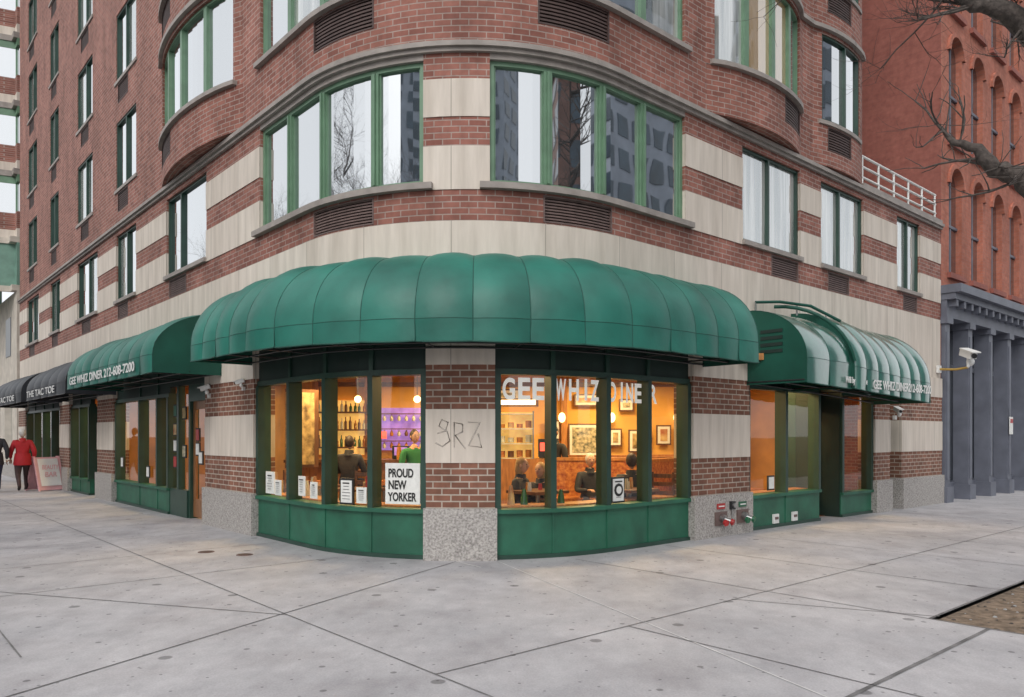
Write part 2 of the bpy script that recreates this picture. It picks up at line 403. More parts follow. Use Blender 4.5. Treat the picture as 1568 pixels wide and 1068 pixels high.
def pier(a,b,p=.03,topz=2.75):
    w.band(a-.02,b+.02,0,.62,BACK,p+.05,'granite')
    w.band(a,b,.62,1.16,BACK,p,'brick_dark'); w.band(a,b,1.16,1.8,BACK,p+.012,'stone')
    w.band(a,b,1.8,2.33,BACK,p,'brick_dark'); w.band(a,b,2.33,topz,BACK,p+.012,'stone')
for a,b in ((-.30,.52),(-5.97,-3.95),(3.84,5.31),(9.72,10.4),(10.95,13.1),(-13.2,-11.75),(-17.4,-16.2),(-24,-22.7)): pier(a,b)
tags=[[(0,.1),(.1,.13),(.13,.22),(.05,.25),(.02,.18),(.12,.12),(.15,.02),(.06,-.04),(-.02,0)],[(.2,-.05),(.2,.22),(.3,.2),(.3,.12),(.21,.08),(.33,-.06)],[(.36,.22),(.5,.22),(.37,-.03),(.52,-.05),(.48,.1)]]
for tg in tags: w.tube([W(-.16+x*1.0,.043,1.40+y*1.1) for x,y in tg],.009,'graffiti',4)
w.make('walls',bld); tr.make('string_courses',bld)
sf=MB(); cg=MB()
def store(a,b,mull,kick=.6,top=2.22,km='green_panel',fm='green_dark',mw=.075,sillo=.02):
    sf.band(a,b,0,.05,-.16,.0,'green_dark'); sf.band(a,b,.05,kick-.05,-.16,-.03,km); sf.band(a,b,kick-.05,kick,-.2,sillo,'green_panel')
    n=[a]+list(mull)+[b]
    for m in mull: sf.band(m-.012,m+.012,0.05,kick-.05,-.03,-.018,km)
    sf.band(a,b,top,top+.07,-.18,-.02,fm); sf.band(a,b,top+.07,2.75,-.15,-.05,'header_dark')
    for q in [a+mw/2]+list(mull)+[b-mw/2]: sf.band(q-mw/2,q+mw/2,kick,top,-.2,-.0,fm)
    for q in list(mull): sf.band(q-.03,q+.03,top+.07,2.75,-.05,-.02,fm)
    cg.sheet(a,b,kick,top,-.1,'glass_clear')
store(-3.95,-.30,[-2.88,-1.88,-1.06])
store(.52,3.84,[1.26,2.10,2.92])
store(5.31,7.64,[6.49],kick=.55)
store(8.45,9.72,[],kick=.45)
store(-11.75,-8.05,[-9.94,-8.75],kick=.5)
store(-16.2,-14.2,[-15.2],kick=.4); store(-22.7,-17.4,[-21.4,-20,-18.7],kick=.35)
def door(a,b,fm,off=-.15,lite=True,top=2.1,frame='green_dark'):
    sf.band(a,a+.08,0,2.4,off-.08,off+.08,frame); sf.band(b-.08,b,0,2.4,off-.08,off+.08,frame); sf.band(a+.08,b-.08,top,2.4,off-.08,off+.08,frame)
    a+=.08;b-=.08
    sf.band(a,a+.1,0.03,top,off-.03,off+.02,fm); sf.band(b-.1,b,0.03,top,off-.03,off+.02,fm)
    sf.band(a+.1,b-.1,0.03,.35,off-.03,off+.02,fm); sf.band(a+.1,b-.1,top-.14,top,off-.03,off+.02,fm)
    cg.sheet(a+.1,b-.1,.35,top-.14,off,'glass_clear')
    p0=W(b-.16,off+.07,.85); p1=W(b-.16,off+.07,1.25)
    sf.tube([W(b-.16,off+.01,.87),p0,p1,W(b-.16,off+.01,1.23)],.012,'brass',6)
door(-7.1,-5.99,'door_wood'); sf.band(-7.1,-5.97,2.4,2.75,-.15,-.05,'header_dark')
sf.band(-8.05,-7.1,2.4,2.75,-.15,-.05,'header_dark'); sf.band(-8.05,-7.1,0,.5,-.15,-.04,'green_dark'); cg.sheet(-8.05,-7.1,.5,2.4,-.1,'glass_clear')
sf.band(-7.62,-7.52,.5,2.4,-.15,-.03,'green_dark')
door(-14.2,-13.2,'green_dark',-.3); sf.band(-14.2,-13.2,2.4,2.75,-.15,-.05,'header_dark')
door(7.64,8.45,'green_dark',-.55); sf.band(7.64,8.45,2.4,2.75,-.15,-.05,'header_dark')
for q in (7.645,8.44): sf.band(q,q+.005,0,2.4,-.55,-.05,'header_dark')
door(10.4,10.95,'green_panel',-.3); sf.band(10.4,10.95,2.4,2.75,-.15,-.05,'header_dark'); 
sf.band(10.5,10.85,.05,2.1,-.36,-.29,'green_panel')
sf.make('storefront_frames',bld); cg.make('storefront_glass',bld)
fr.make('window_frames',bld); gl.make('window_glass',bld); vt.make('vent_louvers',bld)
rl=MB()
for k in range(6):
    s=9.35+k*(12.9-9.35)/5; rl.tube([W(s,-.05,6.25),W(s,-.05,6.80)],.022,'white_paint',6)
for zz in (6.40,6.60,6.80): rl.tube([W(9.3,-.05,zz),W(12.95,-.05,zz)],.024,'white_paint',6)
rl.make('roof_railing')
# ------------------------------------------------------------ awnings
def awning(name,s0,s1,p,zt0,zt1,zv0,zv1,zb0,zb1,npan,mat='awning_green',side=None,puff=.035,piping='seam',expn=1.0):
    root=empty(name); a=MB(); nphi=12; sub=6
    lerp=lambda x,y,u:x+(y-x)*u
    def prof(s,u,ph,pk=1):
        pf=math.sin(math.pi*u)**.7*puff*pk
        g=(s-s0)/(s1-s0); zt=lerp(zt0,zt1,g); zv=lerp(zv0,zv1,g)
        o=(p+pf)*math.sin(ph)**expn; zz=zv+(zt+pf*.8-zv)*math.cos(ph)
        return W(s,o+.01,zz)
    for k in range(npan):
        a0=s0+(s1-s0)*k/npan; a1=s0+(s1-s0)*(k+1)/npan
        jit=random.uniform(-.016,.016); pk=random.uniform(.6,1.35); tw=random.uniform(-.014,.014)
        rows=[]
        for j in range(nphi+1):
            ph=math.pi/2*j/nphi
            rows.append([prof(a0+(a1-a0)*i/sub,i/sub,ph,pk)+V((0,0,(jit+tw*math.cos(3*i/sub+k+j*.8))*math.sin(ph*2)*math.sin(math.pi*i/sub))) for i in range(sub+1)])
        a.grid(list(reversed(rows)),mat,True)
        v=[]
        for i in range(sub+1):
            u=i/sub; s=a0+(a1-a0)*u; g=(s-s0)/(s1-s0); pf=math.sin(math.pi*u)**.7*puff
            wv=.010*math.sin(5*u+k*2.1)
            v.append((W(s,p+pf*.8+.01+wv,lerp(zb0,zb1,g)-pf*.3),W(s,p+pf*pk+.01,lerp(zv0,zv1,g))))
        a.grid([[q[0] for q in v],[q[1] for q in v]],mat,True)
        a.tube([q[0] for q in v],.010,piping,5); a.tube([q[1]+Z*.002 for q in v],.004,piping,5)
    for k in range(npan+1):
        s=s0+(s1-s0)*k/npan
        a.tube([prof(s,0,math.pi/2*j/nphi) for j in range(nphi+1)]+[W(s,p+.01,lerp(zb0,zb1,k/npan))],.006,piping,5)
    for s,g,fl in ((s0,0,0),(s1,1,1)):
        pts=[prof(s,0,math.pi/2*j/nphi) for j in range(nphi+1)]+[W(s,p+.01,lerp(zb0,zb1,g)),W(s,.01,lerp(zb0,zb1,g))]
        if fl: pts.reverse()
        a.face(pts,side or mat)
    ns=max(4,int((s1-s0)/.25))
    for o_,zz in ((p-.03,.04),(.06,.03),(p*.5,.04)):
        a.tube([W(s0+(s1-s0)*i/ns,o_,lerp(zb0,zb1,i/ns)+zz) for i in range(ns+1)],.014,'black_paint',5)
    for k in range(0,npan+1,2):
        s=s0+(s1-s0)*k/npan; g=k/npan
        a.tube([W(s,.03,lerp(zb0,zb1,g)+.04),W(s,p-.03,lerp(zb0,zb1,g)+.04)],.012,'black_paint',5)
    a.make('canopy',root); return root
awning('main_green_awning',-3.98,4.06,.92,3.60,3.60,2.74,2.74,2.53,2.47,17,side='awning_side')
la=awning('side_green_awning',-11.0,-5.2,1.08,3.42,3.42,2.72,2.72,2.45,2.45,9,side='awning_side')
text('GEE WHIZ DINER 212-608-7200',W(-10.6,1.135,2.52),-L,Z,-R,4.6,.16,'white_paint',la,'lettering',bold=.02)
ra=awning('street_green_awning',5.23,6.6,1.0,3.40,3.36,2.62,2.6,2.26,2.22,2,mat='awning_shiny',side='awning_side')
ra2=awning('street_green_awning.001',6.6,9.6,1.06,3.50,3.36,2.56,2.42,2.22,2.08,7,mat='awning_shiny',side='awning_side')
text('Wifi by Bluestone',W(6.3,1.075,2.3),R,Z,-L,.75,.13,'white_paint',ra2,'lettering_small',bold=.02)
text('GEE WHIZ DINER212-608-7200',W(7.15,1.12,2.24),R,Z,-L,2.35,.15,'white_paint',ra2,'lettering',bold=.02)
fl=MB()
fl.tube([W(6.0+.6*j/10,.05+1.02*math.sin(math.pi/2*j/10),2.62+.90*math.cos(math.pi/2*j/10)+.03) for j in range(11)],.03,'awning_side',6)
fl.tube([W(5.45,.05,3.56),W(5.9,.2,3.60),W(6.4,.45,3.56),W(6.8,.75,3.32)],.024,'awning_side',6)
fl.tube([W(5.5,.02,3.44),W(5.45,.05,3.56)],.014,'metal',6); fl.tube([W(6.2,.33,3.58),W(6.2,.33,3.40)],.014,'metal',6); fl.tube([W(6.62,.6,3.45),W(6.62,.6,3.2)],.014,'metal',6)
for z_ in (2.75,2.85,2.95,3.05): fl.box(W(5.222,.45,z_),(.36,.006,.05),'header_dark',(-L,R,Z))
fl.make('loose_frame_bars',ra2)
ba=awning('black_awning',-16.2,-11.6,1.0,3.3,3.3,2.66,2.66,2.4,2.4,5,'awning_black',piping='black_paint')
text('THE TAC TOE',W(-15.9,1.06,2.46),-L,Z,-R,3.4,.16,'white_paint',ba,'lettering')
bb=awning('black_awning.001',-22.5,-17.0,1.0,3.3,3.3,2.66,2.66,2.4,2.4,6,'awning_black',piping='black_paint')
text('THE TAC TOE',W(-22.0,1.06,2.46),-L,Z,-R,4.2,.16,'white_paint',bb,'lettering')
# ------------------------------------------------------------ interior
it=empty('diner_interior'); im=MB()
H=2.74
n=24
poly=[W(-7.25+(8.0+7.25)*i/n,-.32,0) for i in range(n+1)]
pl=W(-7.25,-2.5,0); pr=W(8.0,-2.5,0)
pc=poly+[pr,pl]
im.face([p+Z*.01 for p in pc],'int_floor'); im.face([p+Z*H for p in reversed(pc)],'int_ceil')
im.face([pl,V((pr.x,pr.y,0)),pr+Z*H,pl+Z*H],'int_wall',)
for a,b in ((-24,-7.25),(8.0,13.1)):
    im.face([W(a,-2.5,0),W(b,-2.5,0),W(b,-2.5,H),W(a,-2.5,H)],'int_wall2')
    im.face([W(a,-.32,.01),W(b,-.32,.01),W(b,-2.5,.01),W(a,-2.5,.01)],'int_floor')
    im.face([W(a,-.32,H),W(a,-2.5,H),W(b,-2.5,H),W(b,-.32,H)],'int_ceil')
for s in (-12.5,-16.8,9.2): im.face([W(s,-.32,0),W(s,-2.5,0),W(s,-2.5,H),W(s,-.32,H)],'int_wall2')
by=min(pl.y,pr.y)
im.box((0,by-.05,.45),(8.0,.06,.9),'wood_orange'); im.box((0,by-.06,.93),(8,.1,.06),'wood_dark'); im.box((0,by-.08,2.52),(8,.12,.08),'wood_dark')
for x in (-3.95,-2.9,-1.35,-.4,1.05,3.4): im.box((x,by-.08,1.4),(.12,.14,2.7),'wood_orange')
for k in range(4): im.box((0,11.6+k*1.05,H-.06),(7.6-k*.2,.12,.1),'wood_orange')
im.band(-3.9,-.35,.56,.62,-.55,-.21,'wood_orange'); im.band(.56,3.8,.56,.62,-.55,-.21,'wood_orange'); im.band(5.35,7.6,.5,.56,-.5,-.21,'wood_orange')
for s in [-3.1,-2.05,-1.7,.8,1.0,1.6,2.7,3.2,3.35,5.8,6.9,7.1]:
    zz=.62 if s<5 else .56; h=random.uniform(.1,.28)
    im.tube([W(s,-.4,zz),W(s,-.4,zz+h*.5),W(s,-.4,zz+h)],[.05,.04,.02],random.choice(['art3','bottle_g','bottle_w','booth','green_valve']),8)
im.box((-2.4,13.1,.52),(2.6,.5,1.04),'wood_orange'); im.box((-2.4,13.05,1.06),(2.8,.66,.05),'wood_dark')
im.box((-3.4,by-.06,1.65),(1.25,.03,1.1),'backlit_amber')
for zz in (1.25,1.6,1.95): im.box((-3.4,by-.2,zz),(1.2,.26,.03),'wood_dark')
for zz in (1.265,1.615,1.965):
    for k in range(13):
        x=-3.95+k*.09+random.uniform(-.01,.01); h=random.uniform(.16,.26)
        im.tube([(x,by-.2,zz),(x,by-.2,zz+h*.6),(x,by-.2,zz+h*.72),(x,by-.2,zz+h)],[.03,.03,.012,.012],random.choice(['bottle_g','bottle_a','bottle_w','wood_dark']),6)
for k in range(6): 
    x=-3.4+k*.37; im.tube([(x,13.0,1.08),(x,13.0,1.2),(x,13.0,1.3)],[.04,.045,.03],random.choice(['bottle_w','bottle_a','art3']),8)
for k in range(4):
    x=-3.2+k*.55; im.tube([(x,12.55,.02),(x,12.55,.68)],.03,'metal',6); im.tube([(x,12.55,.68),(x,12.55,.75)],.15,'booth',12)
im.box((-2.1,by-.1,1.62),(1.3,.06,.85),'purple_glow')  # neon light on the bar wall put in as the panel's own glow
for k in range(9):
    for zz in (1.92,1.62,1.38):
        im.tube([(-2.68+k*.145,by-.3,zz-.02),(-2.68+k*.145,by-.3,zz-.09),(-2.68+k*.145,by-.3,zz-.14)],[.008,.04,.03],random.choice(['bottle_w','bottle_a','bottle_w','wood_dark']),6)
for zz in (1.92,1.62,1.38): im.box((-2.1,by-.3,zz),(1.3,.12,.02),'wood_dark')
im.box((-2.6,by-.4,1.5),(.25,.04,.15),'neon_red'); im.box((-1.9,13.2,1.2),(.3,.25,.22),'black_paint'); im.box((-1.9,13.06,1.22),(.22,.01,.14),'purple_glow')
im.box((.15,12.9,.55),(.9,.5,1.1),'wood_orange')
for zz in (1.1,1.35,1.6,1.85): im.box((.05,13.0,zz),(.62,.35,.02),'bottle_w')
for zz in (1.12,1.37,1.62):
    for k in range(4): im.tube([(-.17+k*.15,13,zz),(-.17+k*.15,13,zz+random.uniform(.06,.13))],.055,random.choice(['art3','bottle_w','bottle_a','booth','wood_dark']),10)
for x in (-.26,.36): im.box((x,13,1.5),(.02,.36,.8),'metal')
im.box((.05,13.16,1.5),(.62,.01,.78),'backlit_amber'); im.box((.55,12.8,1.28),(.22,.2,.3),'black_paint'); im.box((.55,12.69,1.30),(.17,.01,.14),'neon_red')
im.box((.1,13.0,2.05),(.7,.06,.14),'wood_dark'); im.box((.1,12.965,2.05),(.6,.01,.08),'lamp_glow')
def booth(x,y,wd,rot=0):
    c,s_=math.cos(rot),math.sin(rot); ax=(V((c,s_,0)),V((-s_,c,0)),Z)
    p=V((x,y,0))
    im.box(p+Z*.2,(wd,.5,.4),'wood_dark',ax); im.box(p+Z*.44,(wd,.52,.1),'booth',ax)
    im.box(p+ax[1]*.27+Z*.78,(wd,.1,.6),'booth',ax); im.box(p+ax[1]*.27+Z*1.1,(wd+.04,.13,.05),'wood_orange',ax)
booth(1.3,12.4,1.3); booth(2.9,13.0,1.2,.3); booth(1.4,14.0,1.6); booth(3.0,14.4,1.0)
booth(2.6,11.95,.9,.9); booth(4.2,14.3,1.0,.5); booth(3.9,13.5,1.0,.6)
for x,y in ((.35,10.45),(1.65,10.8),(-2.2,10.9),(-1.2,10.5),(-2.9,11.6),(1.4,13.2),(2.7,12.4),(3.5,13.1)):
    im.tube([(x,y,.02),(x,y,.7)],.035,'metal',8); im.box((x,y,.72),(.62,.6,.04),'wood_dark',(R,L,Z))
    for k in range(4):
        dx,dy=random.uniform(-.2,.2),random.uniform(-.2,.2)
        im.tube([(x+dx,y+dy,.74),(x+dx,y+dy,.74+random.uniform(.08,.18))],[.03,.022],random.choice(['bottle_w','red_valve','bottle_a','art3']),8)
def chair(x,y,rot):
    c,s_=math.cos(rot),math.sin(rot); ax=(V((c,s_,0)),V((-s_,c,0)),Z); p=V((x,y,0))
    im.box(p+Z*.42,(.38,.38,.05),'booth',ax)
    for i in (-1,1):
        im.box(p+ax[0]*.16*i+ax[1]*.17+Z*.48,(.03,.03,.95),'wood_dark',ax); im.box(p+ax[0]*.16*i-ax[1]*.17+Z*.2,(.03,.03,.4),'wood_dark',ax)
    for zz in (.65,.78,.9): im.box(p+ax[1]*.17+Z*zz,(.34,.02,.06),'wood_dark',ax)
for q in ((-2.2,11.4,0),(-1.6,10.9,-1),(-.9,10.9,.3),(-3.3,11.9,1.2),(2.1,11.0,-.6)): chair(*q)
def pic(x,z,wd,h,art,y=None):
    y=y or by-.11
    im.box((x,y,z),(wd,.03,h),'wood_dark'); im.box((x,y-.02,z),(wd-.06,.01,h-.06),'paper'); im.box((x,y-.03,z),(wd-.16,.008,h-.16),art)
pic(1.5,1.40,.74,.66,'art2'); pic(2.08,1.45,.26,.36,'art1'); pic(2.55,1.38,.42,.46,'art1'); pic(.82,1.6,.3,.4,'art1'); pic(3.05,1.5,.3,.4,'art3'); pic(-.9,1.6,.5,.6,'art1'); pic(-.1,2.3,.5,.25,'art2'); pic(1.5,2.2,.5,.25,'art3'); pic(3.75,1.5,.4,.5,'art1'); pic(2.3,2.1,.3,.25,'art2')
im.box((-3.35,12.2,1.6),(.55,.05,1.25),'wood_dark',(R,L,Z)); im.box((-3.37,12.16,1.6),(.47,.05,1.15),'art1',(R,L,Z))
for s,w_,z_ in ((-10.6,.7,1.5),(-9.3,.6,1.6),(-15,.7,1.5),(-19,.8,1.5),(-21,.8,1.4),(9.0,.5,1.5)):
    p,nn=base(s); T=-L if s<0 else R
    im.box(W(s,-2.44,z_),(w_,.05,.8),'wood_dark',(T,nn,Z)); im.box(W(s,-2.40,z_),(w_-.1,.05,.7),random.choice(['art1','art3']),(T,nn,Z))
for x,y in ((-3,12.2),(-1.8,11.6),(-.6,11),(.7,11.2),(1.9,12),(3,12.8),(-2.5,14),(0,14),(1.5,14.2),(3.4,14.6),(-.9,12.6)):
    im.tube([(x,y,H-.13),(x,y,H-.10)],.11,'lamp_glow',14); im.tube([(x,y,H-.1),(x,y,H-.005)],.13,'wood_dark',14)
for x in (1.0,2.0,3.3,-1.1): im.ell((x,by-.18,1.85),(.07,.07,.1),'lamp_glow')
for x,y in ((-1.6,12.9),(-2.6,12.9)):
    im.tube([(x,y,H-.01),(x,y,2.15)],.006,'black_paint',5); im.ell((x,y,2.10),(.06,.06,.06),'lamp_glow')
im.make('room',it)
def alight(loc,e,size,col=(1,.68,.30),name='ceiling_lamp'):
    l=bpy.data.lights.new(name,'AREA'); l.energy=e; l.size=size; l.color=col; l.shape='DISK'
    o=bpy.data.objects.new(name,l); bpy.context.collection.objects.link(o); o.location=loc; o.parent=it
for p,e in (((-2.8,12.2,2.6),80),((-.6,11.2,2.6),62),((1.6,11.9,2.6),80),((-1.2,14.2,2.6),80),((1.8,14.2,2.6),80),((4.2,13.6,2.6),50)): alight(p,e,.8)
for s in (-9.8,-14.5,-19.5,9.9): alight(W(s,-1.3,2.6),60,.8)
# ------------------------------------------------------------ window signs
def Tn(s):
    p,nn=base(s); T=nn.cross(Z)*-1
    return p,T,nn
def flat_sign(name,s,z,wd,h,off=-.08,frame=None,mat='paper'):
    p,T,nn=Tn(s); r=empty(name); m=MB()
    if frame: m.box(W(s,off,z),(wd,.02,h),frame,(T,-nn,Z)); m.box(W(s,off+.013,z),(wd-.05,.01,h-.05),mat,(T,-nn,Z))
    else: m.box(W(s,off,z),(wd,.01,h),mat,(T,-nn,Z))
    m.make('board',r); return r,T,nn
r,T,nn=flat_sign('proud_new_yorker_poster',-.64,.90,.46,.50)
for i,(t_,wd) in enumerate((('PROUD',.33),('NEW',.24),('YORKER',.38))):
    text(t_,W(-.64,-.07,.98-i*.145)-T*.19,T,Z,nn,wd,.11,'ink',r,'line_%d'%i,.001,bold=.03)
for s,z_,wd,h,f in ((-3.62,.80,.3,.32,None),(-3.35,.74,.2,.22,None),(-2.6,.8,.2,.27,None),(-2.25,.76,.2,.22,None),(-1.5,.78,.24,.33,'black_paint'),(-1.25,.74,.16,.2,None),(2.35,.78,.26,.34,'black_paint')):
    r,T,nn=flat_sign('window_notice',s,z_,wd,h,frame=f); m=MB()
    for k in range(6): m.box(W(s,-.065+ (.006 if f else 0),z_+h*.32-k*h*.12),(wd*random.uniform(.35,.6),.003,h*.025 if k else h*.05),'ink' if k==0 else 'metal',(T,-nn,Z))
    if s>2: m.tube([W(s,-.064,z_),W(s,-.055,z_)],.085,'ink',12); m.tube([W(s,-.056,z_),W(s,-.052,z_)],.05,'paper',12)
    m.make('print',r)
gw=empty('gee_whiz_window_lettering')
def letters(t_,s0,s1,z0,h):
    for i,c in enumerate(t_):
        s=s0+(s1-s0)*(i+.0)/len(t_); p,T,nn=Tn(s+(s1-s0)/len(t_)*.4)
        text(c,W(s+(.05 if c=='I' else 0),-.085,z0),T,Z,nn,(s1-s0)/len(t_)*.82*(.28 if c=='I' else 1),h,'etched_glow',gw,'letter',.001,bold=.03 if c!='I' else .01)
letters('GEE',.62,1.18,1.93,.27); letters('WHIZ',1.33,2.04,1.93,.27); letters('DINE',2.18,2.86,1.93,.26); letters('R',3.0,3.2,1.93,.26)
for s,z_,c in ((-7.8,1.95,'green_panel'),(-7.8,1.6,'art3'),(-7.8,1.3,'paper'),(-7.8,1.0,'red_valve'),(-7.3,1.9,'art1'),(-7.3,1.2,'art2'),(-6.6,1.5,'red_valve'),(-6.45,1.1,'paper'),(-11.4,.9,'paper'),(6.1,.72,'paper'),(-9.5,.75,'paper'),(-6.6,1.25,'paper')):
    r,T,nn=flat_sign('window_sticker',s,z_,.2,.24,-.07,'ink',c)
# ------------------------------------------------------------ small street objects
for s,c in ((4.45,'red_valve'),(5.02,'green_valve')):
    r=empty('fire_department_connection'); m=MB(); p,T,nn=Tn(s)
    m.box(W(s,.09,.27),(.30,.02,.20),'louver_grey',(T,-nn,Z)); 
    m.tube([W(s,.1,.28),W(s,.15,.27)],.06,'metal',12)
    for k,sg in enumerate((-.065,.065)):
        a=W(s+sg*.4,.13,.26)
        m.tube([a,a+nn*.05+T*sg*.5-Z*.015,a+nn*.08+T*sg*.8-Z*.03],[.03,.032,.034],'metal',10)
        m.tube([a+nn*.08+T*sg*.8-Z*.03,a+nn*.12+T*sg*.95-Z*.04],[.045,.042],c,12)
        for q in range(3):
            an=q*2.1; m.ell(a+nn*.10+T*(sg*.9+.046*math.cos(an))+Z*(-.035+.046*math.sin(an)),(.011,.011,.011),c,6,4)
    m.box(W(s,.09,.45),(.2,.012,.08),c,(T,-nn,Z)); m.box(W(s,.098,.45),(.14,.01,.018),'white_paint',(T,-nn,Z))
    m.make('body',r)
r=empty('alarm_bell_box'); m=MB(); m.box(W(4.73,.1,.45),(.1,.05,.12),'black_paint',(R,L,Z)); m.tube([W(4.73,.12,.45),W(4.73,.15,.45)],.035,'metal',10); m.tube([W(4.73,.1,.39),W(4.73,.1,.2),W(4.73,.1,.14)],.012,'metal',6); m.make('body',r)
for s in (6.15,6.75):
    r=empty('wall_outlet_box'); m=MB(); m.box(W(s,-.01,.14),(.16,.03,.15),'white_paint',(R,L,Z)); m.box(W(s,.01,.15),(.09,.015,.04),'louver_grey',(R,L,Z)); m.make('cover',r)
def camera_obj(s,off,z,sc=1.0,arm=True,aim=None):
    r=empty('security_camera'); m=MB(); p,T,nn=Tn(s)
    q=W(s,off,z)
    m.box(W(s,.04,z),(.14*sc,.05,.14*sc),'white_paint',(T,-nn,Z))
    if arm: 
        m.tube([W(s,.03,z),W(s,off*.6,z-.03),W(s,off,z)],.022*sc,'brass',8); m.tube([q,q+Z*.18*sc],.025*sc,'white_paint',8)
    d=(aim or (nn*.6-T*.5-Z*.25)).normalized(); sd=d.cross(Z).normalized(); u=sd.cross(d)
    c=q+Z*.25*sc
    m.box(c,(.13*sc,.34*sc,.12*sc),'white_paint',(sd,d,u)); m.box(c+u*.075*sc+d*.04*sc,(.17*sc,.4*sc,.02*sc),'white_paint',(sd,d,u))
    m.tube([c+d*.17*sc,c+d*.21*sc],.045*sc,'black_paint',12)
    m.ell(c-Z*.14*sc+T*.12*sc,(.07*sc,.07*sc,.08*sc),'white_paint')
    m.make('body',r)
camera_obj(12.9,.62,2.95,1.15)
camera_obj(10.6,.1,1.85,.6,False); camera_obj(-5.75,.1,2.15,.5,False); camera_obj(-4.3,.1,2.2,.4,False)
r=empty('pink_sandwich_board_sign'); m=MB()
cpos=V((-12.75,20.9,0)); f1=(R*.35-L*.94).normalized(); sd=f1.cross(Z).normalized()
for sg in (-1,1):
    up=(Z*.95-f1*sg*.28).normalized(); cn=cpos+f1*sg*.17+Z*.46
    m.box(cn,(.66,.03,.92),'pink',(sd,f1,up)); m.box(cn+f1*sg*.02+Z*.04,(.54,.012,.76),'white_paint',(sd,f1,up))
    for k in (-1,1): m.box(cn+sd*.33*k,(.04,.05,.98),'pink',(sd,f1,up))
m.tube([cpos+Z*.3-f1*.2,cpos+Z*.3+f1*.2],.008,'metal',5)
m.make('boards',r)
tx=f1.cross(Z)*-1
text('BEAUTY',cpos+f1*.215-tx*.22+Z*.58,tx,Z,f1,.44,.12,'pink',r,'lettering'); text('BAR',cpos+f1*.25-tx*.16+Z*.38,tx,Z,f1,.32,.13,'pink',r,'lettering_2')
for x,y in ((-3.33,9.52),(-3.9,9.75)):
    r=empty('utility_cover'); m=MB(); m.tube([(x,y,0),(x,y,.006)],.10,'louver_grey',20); m.tube([(x,y,.006),(x,y,.009)],.075,'louver',20); m.make('lid',r)
# ------------------------------------------------------------ ground
g=MB(); S=900
g.face([(-S,-S,-.14),(S,-S,-.14),(S,S,-.14),(-S,S,-.14)],'asphalt'); g.make('street_road')
g=MB()
def RL(a,b,z=0): return R*a+L*b+Z*z
def slab(a0,b0,a1,b1):
    g.face([RL(a0,b0),RL(a1,b0),RL(a1,b1),RL(a0,b1)],'concrete')
KL,KR=-.7,-.9
pit=(6.62,.9,10.2,2.42)
slab(KR,KL,pit[0],7.0); slab(pit[0],KL,pit[2],pit[1]); slab(pit[0],pit[3],pit[2],7.0); slab(pit[2],KL,90,7.0); slab(KR,7.0,5.3,120)
slab(5.3,7.0,6.5,8.0)
g.make('sidewalk')
g=MB(); g.face([RL(pit[0],pit[1],-.03),RL(pit[2],pit[1],-.03),RL(pit[2],pit[3],-.03),RL(pit[0],pit[3],-.03)],'dirt')
for i in range(420):
    a=random.uniform(pit[0]+.03,pit[2]-.05); b=random.uniform(pit[1]+.05,pit[3]-.03); q=random.uniform(.006,.022)
    g.ell(RL(a,b,-.03),(q,q*.8,q*.6),random.choice(['dirt','dirt','bark','concrete_kerb']),6,4)
g.make('tree_pit_soil')
g=MB()
g.box(RL(40,KL-.075,-.07),(82,.15,.144),'concrete_kerb',(R,L,Z)); g.box(RL(KR-.075,60,-.07),(.15,122,.144),'concrete_kerb',(R,L,Z)); g.make('kerb')
j=MB()
def jl(p,q,mat='joint',wd=.012):
    p=V((p[0],p[1],0));q=V((q[0],q[1],0)); d=(q-p).normalized(); n_=V((-d.y,d.x,0))*wd/2
    j.face([p-n_+Z*.004,q-n_+Z*.004,q+n_+Z*.004,p+n_+Z*.004],mat)
def ji(a0,b0,a1,b1,**k): jl(RL(a0,b0),RL(a1,b1),**k)
jl((-4.2,1.5),(-.66,9.0),wd=.014); jl((-.16,9.0),(2.5,2.6),'joint_light',.012); jl((-.35,8.6),(-.66,9.0),'joint_light',.02)
ji(2.77,3.88,2.77,60); ji(2.77,3.88,60,3.88); ji(2.77,KL,2.77,3.88)
for k in range(24): 
    b=8.4+k*1.75; ji(KR,b,4.55,b)
for k in range(12):
    a=6.62+k*1.75; 
    if a<pit[2]: ji(a,2.42,a,6.4); 
    else: ji(a,KL,a,6.4)
ji(.9,6.0,.9,60); ji(KR,2.0,6.62,2.0,wd=.03); ji(4.6,KL,4.6,3.88); ji(6.62,KL,6.62,2.42,wd=.02); ji(6.62,2.43,30,2.43,wd=.02)
jl((1.99,6.93),(3.5,6.26)); jl((-1.86,6.32),(-6,7.6))
j.make('sidewalk_joints')
